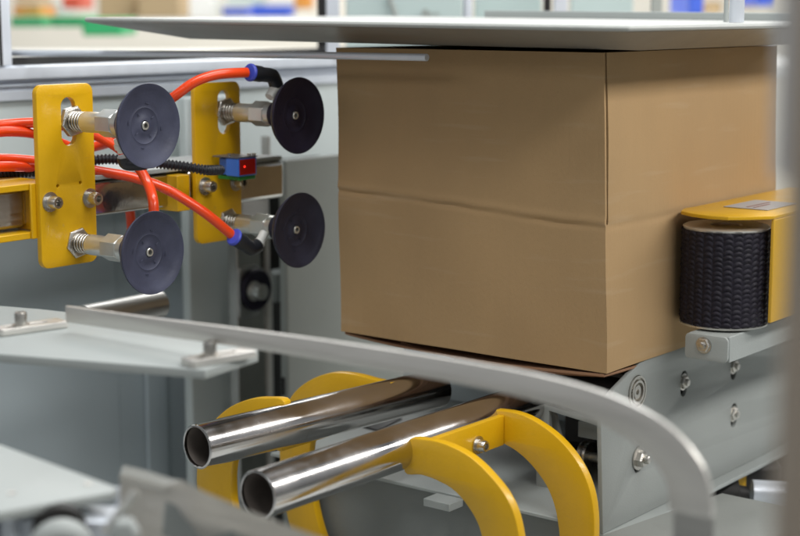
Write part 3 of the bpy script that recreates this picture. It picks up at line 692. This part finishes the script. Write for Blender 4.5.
ya = ry-.072; zab = P(728,364,Y=ya).z-H
ach = link('arm_channel', plate_me([rrect(ax0,ax1,zab,za,.006)], 'Y', ya, .004, bev=.001), 'white', arm)
box('arm_top', (ax0+.003,ax1,ya+.0042,ya+.55,za-.004,za), 'white', arm, .001)
box('arm_side', (ax1-.004,ax1+.0005,ya+.0045,ya+.55,zab,za+.0006), 'white', arm, .0012)
hex_bolt(P(704,345,Y=ya), (0,-1,0), ach, .0085, .0045, wr=1.2)

# ------------------------------------------------------------------ lower machinery
base = empty('machine_base', (-1.3, 1.75, H-.7), 'grey machine base with a pale top below the tubes', 'machine base')
zb_ = P(400,478,Y=1.56).z-H
tp = px2([(300,424),(330,447),(370,466),(440,497),(560,552),(700,552),(700,425),(330,390)], Z=zb_)
box('body', (-1.42,-.97,1.565,2.05,-1.4,zb_-.005), 'base', base, .002)
box('top_ledge', (-1.43,-.968,1.545,2.06,zb_-.0046,zb_), 'white', base, .001)
a = P(447,497,Y=1.54); box('tab', (a.x-.018,a.x+.022,1.515,1.544,zb_-.012,zb_-.002), 'white', base, .001)
link('slot', plate_me([px2([(352,423),(376,414),(402,418),(378,430)][::-1], Z=zb_+.0025)], 'Z', zb_+.0025, .003), 'darkgap', base)
box('rear_block', (-1.50,-1.10,1.93,2.03,zb_+.0005,-.50), 'wall', base, .002)
tb = tag(link('work_table', plate_me([px2([(560,560),(605,534),(722,493),(900,530),(900,640),(560,640)], Z=-.62)], 'Z', -.62, .01), 'base2'), 'pale flat table sheet in the lower right corner', 'table')
dm = empty('drive_motor', (-.85, 2.2, H-.62), 'silver cylinder with black coupling and yellow block seen below the side panel', 'motor')
q = P(752,492,D=2.2)
lathe('silver_cylinder', q, (.5,.35,-.02), [(0,.005),(0,.017),(.12,.017)], 'alu', dm, 36)
lathe('black_coupling', q-Vector((.5,.35,0)).normalized()*.09, (.5,.35,-.02), [(0,.005),(.002,.022),(.03,.022),(.035,.012),(.04,.02),(.07,.02),(.072,.012),(.085,.010)], 'darkgap', dm, 30)
q = P(752,478,D=2.45); link('drive_shade', obox_me(q, RT, FW, ZP, .26, .06, .10), 'darkgap', dm, bevel=.006)  # dark block added as the shade below the side panel
q = P(732,479,D=2.27); link('yellow_block', obox_me(q, RT, FW, ZP, .034,.03,.022), 'yellow', dm, bevel=.001)
q = P(748,474,D=2.28); link('black_belt', obox_me(q, (.788,.616,.1), (-.6,.79,0), ZP, .09,.05,.036), 'darkgap', dm, bevel=.008)

# ------------------------------------------------------------------ lower left: near white plate, shaft, sheet and rolled edge
ZL = -.375
nearp = empty('near_machine', P(20,480,Z=ZL), 'out of focus white topped machine part in the lower left corner', 'machine part')
link('top_plate', plate_me([px2([(-80,417),(0,444),(60,466),(117,487),(112,492),(0,512),(-80,530)][::-1], Z=ZL)], 'Z', ZL, .0075, bev=.0012), 'white', nearp)
for x, y in ((12,493),(88,484)):
    lathe('screw', P(x,y,Z=ZL), ZP, [(0,.0035),(.0006,.0033),(.0006,.0015),(.0001,.0001)], 'zinc', nearp, 16)
a = P(60,512,Z=ZL)
link('under_frame', join_me(obox_me(P(40,522,D=1.27), (.85,.53,0), (-.53,.85,0), ZP, .13,.04,.018), obox_me(P(12,538,D=1.25), (.85,.53,0), (-.53,.85,0), ZP, .012,.02,.05), obox_me(P(-40,545,D=1.25), (.85,.53,0), (-.53,.85,0), ZP, .06,.03,.06)), 'alu', nearp, bevel=.002)
q = P(60,537,D=1.22); d = Vector((.75,-.60,-.04))
lathe('dark_bearing', q-d*.02, d, [(0,.008),(0,.021),(.012,.021),(.013,.012)], 'darkgap', nearp, 36)
lathe('shaft', q, d, [(0,.012),(.035,.012)], 'railst', nearp, 30)
lathe('hub', q+d*.025, d, [(0,.006),(0,.023),(.003,.025),(.016,.025),(.020,.020),(.020,.010),(.03,.010),(.03,.0001)], 'white', nearp, 40)
a, b_ = P(104,533,D=1.17), P(136,492,D=1.17)
link('lever', tube_me([a, b_], .0035, 12), 'nickel', nearp)
lathe('lever_nut', P(125,530,D=1.16), (.7,-.7,.1), [(0,.004),(0,.011),(.014,.011),(.016,.008),(.016,.0001)], 'white', nearp, 6, bevel=.001)
box_p = P(121,500,D=1.30)
link('upright_pin', tube_me([P(119,487,D=1.32), P(119,520,D=1.32)], .0038, 12), 'alu', nearp)
chute = empty('sheet_chute', P(200,520,D=1.2), 'blurred bent steel sheet with a rolled top edge, lower left', 'sheet metal')
# a folded sheet: rolled lip, sloping web
def ribbon(pts_a, pts_b, th):
    bm = bmesh.new(); A = [bm.verts.new(p) for p in pts_a]; B = [bm.verts.new(p) for p in pts_b]
    for i in range(len(A)-1): bm.faces.new((A[i],A[i+1],B[i+1],B[i]))
    r = bmesh.ops.solidify(bm, geom=bm.faces[:], thickness=th)
    return bm2me(bm)
ta = [P(x,y,D=d_) for x,y,d_ in ((120,474,1.30),(165,486,1.26),(182,480,1.24),(205,492,1.22),(250,511,1.20),(300,530,1.18),(350,548,1.16))]
tb_ = [v + Vector((.004,-.012,-.22)) for v in ta]
link('sheet', ribbon(ta, tb_, .002), 'railst', chute, sharp=60)
lipa = [P(x,y,D=d_) for x,y,d_ in ((119,480,1.30),(140,486,1.28),(162,491,1.26),(176,487,1.25))]
lipb = [P(x,y,D=d_) for x,y,d_ in ((124,465,1.31),(146,470,1.29),(170,478,1.27),(186,481,1.26))]
link('folded_edge', ribbon(lipa, lipb, .003), 'coverbright', chute, bevel=.001)
link('stiffener', ribbon([ta[1]+Vector((.004,-.004,-.01)), ta[4]+Vector((.004,-.004,-.02))], [ta[1]+Vector((.008,-.012,-.035)), ta[4]+Vector((.008,-.012,-.045))], .006), 'white', chute, bevel=.002)

# dark cavity floor below everything (machine pan)
pan = tag(box('drip_pan', (-1.98,-.55,.95,1.52,-1.06,-1.04), 'column', None, .002), 'dim grey pan at the foot of the machine below the tubes', 'pan')

# ------------------------------------------------------------------ foreground post at the right edge
fp = empty('foreground_post', P(800,300,D=.62), 'tall blurred grey post close to the camera at the right edge', 'post')
R38 = (RT, Vector((FW.x,FW.y,0)).normalized(), ZP)
def camx(xl, xr, y, D): return P(xl,y,D=D), P(xr,y,D=D)
a, b_ = camx(789, 880, 268, .62); c = (a+b_)/2; c.z = H-.25
link('upright', obox_me(c, RT, R38[1], ZP, (b_-a).length, .03, 1.4), 'post', fp, bevel=.004)
a, b_ = camx(769, 830, 268, .66); c = (a+b_)/2; zlo = P(780,178,D=.66).z; c.z = (zlo+H+.25)/2
link('side_flap', obox_me(c, RT, R38[1], ZP, (b_-a).length, .006, H+.25-zlo), 'alu', fp, bevel=.004)

# ------------------------------------------------------------------ rods and uprights above the cover
def vrod(name, x, D, w, m, label, z0=-.0165, rnd=True, cat='rod', grp=None):
    q = P(x, 20, D=D); r = w/F*D/2
    if rnd: me = lathe_me((q.x,q.y,H+z0), ZP, [(0,r),(.45-z0,r)], 24)
    else: me = obox_me((q.x,q.y,H+z0/2+.225), RT, R38[1], ZP, 2*r, 2*r, .45-z0)
    return tag(link(name, me, m, None, bevel=0 if rnd else .001), label, cat, grp)
vrod('hanging_rod', 736.5, 1.98, 15, 'alu', 'thick bluish rod rising from the cover near its right end')
vrod('hanging_rod', 726, 2.06, 5, 'white', 'slim white rod just left of the thick bluish one')
vrod('enclosure_upright', 467.5, 2.7, 9, 'alu', 'leftmost thin bright upright in the strip above the cover over the box', z0=-.6, cat='upright')
vrod('enclosure_upright', 560, 2.8, 13, 'alu', 'white upright with a dark seam in the middle of the strip above the cover', z0=-.6, rnd=False, cat='upright')
vrod('enclosure_upright', 547, 2.86, 7, 'darkgap', 'narrow dark upright beside the white one above the cover', z0=-.6, rnd=False, cat='upright')
vrod('enclosure_upright', 656, 2.9, 10, 'column', 'grey upright between the pale panel and the blue crate', z0=-.6, rnd=False, cat='upright')
vrod('enclosure_upright', 333, 2.9, 13, 'alu', 'aluminium upright crossing behind the cover left of the box', z0=-.083, rnd=False, cat='upright')
vrod('enclosure_upright', 322, 2.96, 9, 'darkgap', 'dark seam post left of the aluminium upright', z0=-.083, rnd=False, cat='upright')

# ------------------------------------------------------------------ far background of the factory hall
def bgbox(name, x0, x1, y0, y1, D, m, label, cat, grp=None, depth=.3, parent=None, lip=True):
    a, b_ = P(x0,y0,D=D), P(x1,y0,D=D); c = P((x0+x1)/2,(y0+y1)/2,D=D); hgt = abs(P(x0,y0,D=D).z-P(x0,y1,D=D).z)
    root = empty(name, (c.x,c.y,c.z-hgt/2), label, cat, grp)
    u, v = R38[0], R38[1]; w = (b_-a).length
    link('shell', obox_me(c+v*depth/2, u, v, ZP, w, depth, hgt), m, root, bevel=.008)
    if lip: link('rim', obox_me(c+v*depth/2+ZP*hgt*.5, u, v, ZP, w*1.03, depth*1.03, hgt*.12), m, root, bevel=.004)
    return root
bgbox('storage_crate', 13,40,7,16, 6.2, 'bgorange', 'orange crate at the far left of the hall', 'crate', 'far storage crates')
bgbox('storage_crate', 10,43,18,27, 6.0, 'bggreen', 'green crate under the orange one in the far left of the hall', 'crate', 'far storage crates')
bgbox('storage_crate', 51,84,17,27, 6.0, 'bggreen', 'green crate between the two other green ones in the hall', 'crate', 'far storage crates')
bgbox('storage_crate', 82,122,19,36, 5.2, 'bggreen', 'largest green crate, just left of the cover tip', 'crate', 'far storage crates')
bgbox('storage_crate', 62,80,-4,9, 6.6, 'bgred', 'red crate above the middle green crate', 'crate', 'far storage crates')
bgbox('stacked_carton', 98,135,-14,18, 6.5, 'bgcard', 'far brown carton behind the tip of the cover', 'cardboard box', 'far brown cartons', lip=False)
bgbox('stacked_carton', 137,180,-10,18, 6.4, 'bgcard', 'far brown carton at the right of its neighbour behind the cover', 'cardboard box', 'far brown cartons', lip=False)
bgbox('storage_crate', 222,248,8,16, 6.0, 'bgblue', 'far blue crate left of another blue one above the cover', 'crate', 'far storage crates')
bgbox('storage_crate', 252,290,6,17, 6.2, 'bgblue', 'wider far blue crate beside the small orange one', 'crate', 'far storage crates')
bgbox('storage_crate', 294,310,-6,9, 6.4, 'bgorange', 'small far orange crate left of the dark seam post', 'crate', 'far storage crates')
bgbox('storage_crate', 689,704,-20,15, 4.2, 'bgblue', 'upright blue crate seen right of the grey upright', 'crate', 'far storage crates')
bgbox('storage_crate', 757,776,-12,6, 5.2, 'bgblue', 'blue crate at the far right beside the blurred post', 'crate', 'far storage crates')
bgbox('storage_crate', 500,509,-4,7, 4.6, 'bgred', 'tiny red box behind the pale panel above the box', 'crate', 'far storage crates')
bgbox('storage_crate', 748,757,-3,7, 5.4, 'bgorange', 'small orange box left of the far right blue crate', 'box', 'far storage crates')
bgbox('stacked_carton', 182,214,-6,19, 7.2, 'bgtable', 'pale far carton right of the two brown ones', 'cardboard box', 'far brown cartons', lip=False)
bgbox('stacked_carton', 14,38,-16,5, 7.4, 'bgcard', 'far brown carton above the orange crate in the left corner', 'cardboard box', 'far brown cartons', lip=False)
bgbox('storage_crate', 226,262,-8,5, 7.3, 'bgteal', 'pale teal crate above the left blue crate', 'crate', 'far storage crates')
bgbox('storage_crate', 44,60,5,14, 7.0, 'bgteal', 'pale teal crate right of the far orange crate', 'crate', 'far storage crates')
bgbox('storage_crate', 268,288,-10,3, 7.0, 'bgtable', 'white crate above the wider far blue crate', 'crate', 'far storage crates')
bgbox('storage_crate', 708,722,2,14, 5.0, 'bgcard', 'tan crate between the blue crate and the slim white rod', 'crate', 'far storage crates')
# pale guarding panels of the neighbouring machine
def bgpanel(x0,x1,D,m,label,y0=-60,y1=70):
    a, b_ = P(x0,20,D=D), P(x1,20,D=D); c = (a+b_)/2; z1 = P(x0,y0,D=D).z; z0 = P(x0,y1,D=D).z; c.z = (z0+z1)/2
    root = empty('guard_panel', c, label, 'panel', 'pale guard panels')
    link('sheet', obox_me(c, R38[0], R38[1], ZP, (b_-a).length, .03, z1-z0), m, root, bevel=.003)
    return root
pn = bgpanel(346,463,3.4,'bgteal','pale teal panel with a small latch left of the thin bright upright')
q = P(427,14,D=3.36)
link('latch', join_me(obox_me(q, R38[0], R38[1], ZP, .022,.02,.008), obox_me(q+R38[0]*.02, R38[0], R38[1], ZP, .01,.02,.006), obox_me(q-R38[0]*.004+ZP*.006, R38[0], R38[1], ZP, .01,.02,.008)), 'column', pn)
link('stay', tube_me([P(388,-6,D=3.36), P(396,16,D=3.36)], .005, 10), 'column', pn)
bgpanel(474,541,3.6,'bgteal','pale teal panel between the thin upright and the dark upright')
bgpanel(570,632,3.5,'bgteal','pale teal panel right of the white upright')
# long white table between
tq = P(200,44,D=4.6)
tbl = empty('white_bench', (tq.x,tq.y,0), 'long white bench top behind the machine frame', 'bench')
c = P(240,62,D=4.4)
link('bench_top', obox_me((c.x,c.y,c.z-.0), R38[0], R38[1], ZP, 3.0, 1.4, .03), 'bgtable', tbl, bevel=.005)
for sx_ in (-1.3,1.3):
    for sy_ in (-.55,.55):
        p_ = c + R38[0]*sx_ + R38[1]*sy_
        link('leg', obox_me((p_.x,p_.y,(c.z-.015)/2), R38[0], R38[1], ZP, .05,.05,c.z-.017), 'alu', tbl)
# setting
fl_ = tag(link('floor', box_me(-14,10,-4,16,-H-.05,-H), 'floor', None), kind='structure')
cw = FW.copy(); cw.z = 0; cw.normalize()
c = CAM + cw*9.0; c.z = 2.0
tag(link('wall', obox_me(c, RT, cw, ZP, 16, .2, 4.0), 'bgwall', None), kind='structure')

# ------------------------------------------------------------------ light: overhead hall lamps, added fill lamps and soft ambient
def area(loc, target, sx_, sy_, power, col=(1,1,1)):
    l = bpy.data.lights.new('area_lamp', 'AREA'); l.shape = 'RECTANGLE'; l.size = sx_; l.size_y = sy_; l.energy = power; l.color = col
    o = bpy.data.objects.new('area_lamp', l); C.objects.link(o); o.location = loc
    o.rotation_euler = (Vector(target)-Vector(loc)).to_track_quat('-Z','Y').to_euler(); return o
T = Vector((-1.3,1.4,H-.3))
area(T+Vector((.7,-.5,2.1)), T, 2.2, .35, 20, (1,.98,.94))
area(T+Vector((.25,.1,1.7)), T+Vector((-.5,.2,0)), 2.0, .35, 24, (.95,.98,1))  # added lamp, set low to brighten the wall behind the gripper
area(T+Vector((2.2,1.9,1.6)), T+Vector((0,1.9,.1)), 6.5, .35, 105, (1,.98,.95))
area(T+Vector((-.2,-2.4,1.4)), T, 2.6, .4, 8, (.97,.98,1))  # added fill lamp from the front
area(Vector(CAM+cw*6.3)+ZP*2.2, CAM+cw*6.3, 5, 2.5, 230, (1,1,.98))
w = bpy.data.worlds.new('World'); S.world = w; w.use_nodes = True
n = w.node_tree.nodes; l = w.node_tree.links; bg = n['Background']
tc = n.new('ShaderNodeTexCoord'); sx_ = n.new('ShaderNodeSeparateXYZ'); rp = n.new('ShaderNodeValToRGB'); mr = n.new('ShaderNodeMapRange')
mr.inputs['From Min'].default_value = -1; mr.inputs['From Max'].default_value = 1
l.new(tc.outputs['Generated'], sx_.inputs[0]); l.new(sx_.outputs['Z'], mr.inputs['Value']); l.new(mr.outputs[0], rp.inputs[0]); l.new(rp.outputs[0], bg.inputs['Color'])
e = rp.color_ramp.elements; e[0].position = 0; e[0].color = (.10,.10,.10,1); e[1].position = 1; e[1].color = (.46,.50,.54,1)
for p_, c_ in ((.46,(.16,.15,.14,1)),(.52,(.42,.43,.43,1)),(.62,(.60,.62,.64,1)),(.74,(.30,.31,.33,1))):
    k = e.new(p_); k.color = c_
bg.inputs['Strength'].default_value = .48
S.view_settings.view_transform = 'Standard'; S.view_settings.look = 'None'; S.view_settings.exposure = 0; S.view_settings.gamma = 1
S.cycles.use_denoising = True
S.cycles.max_bounces = 8
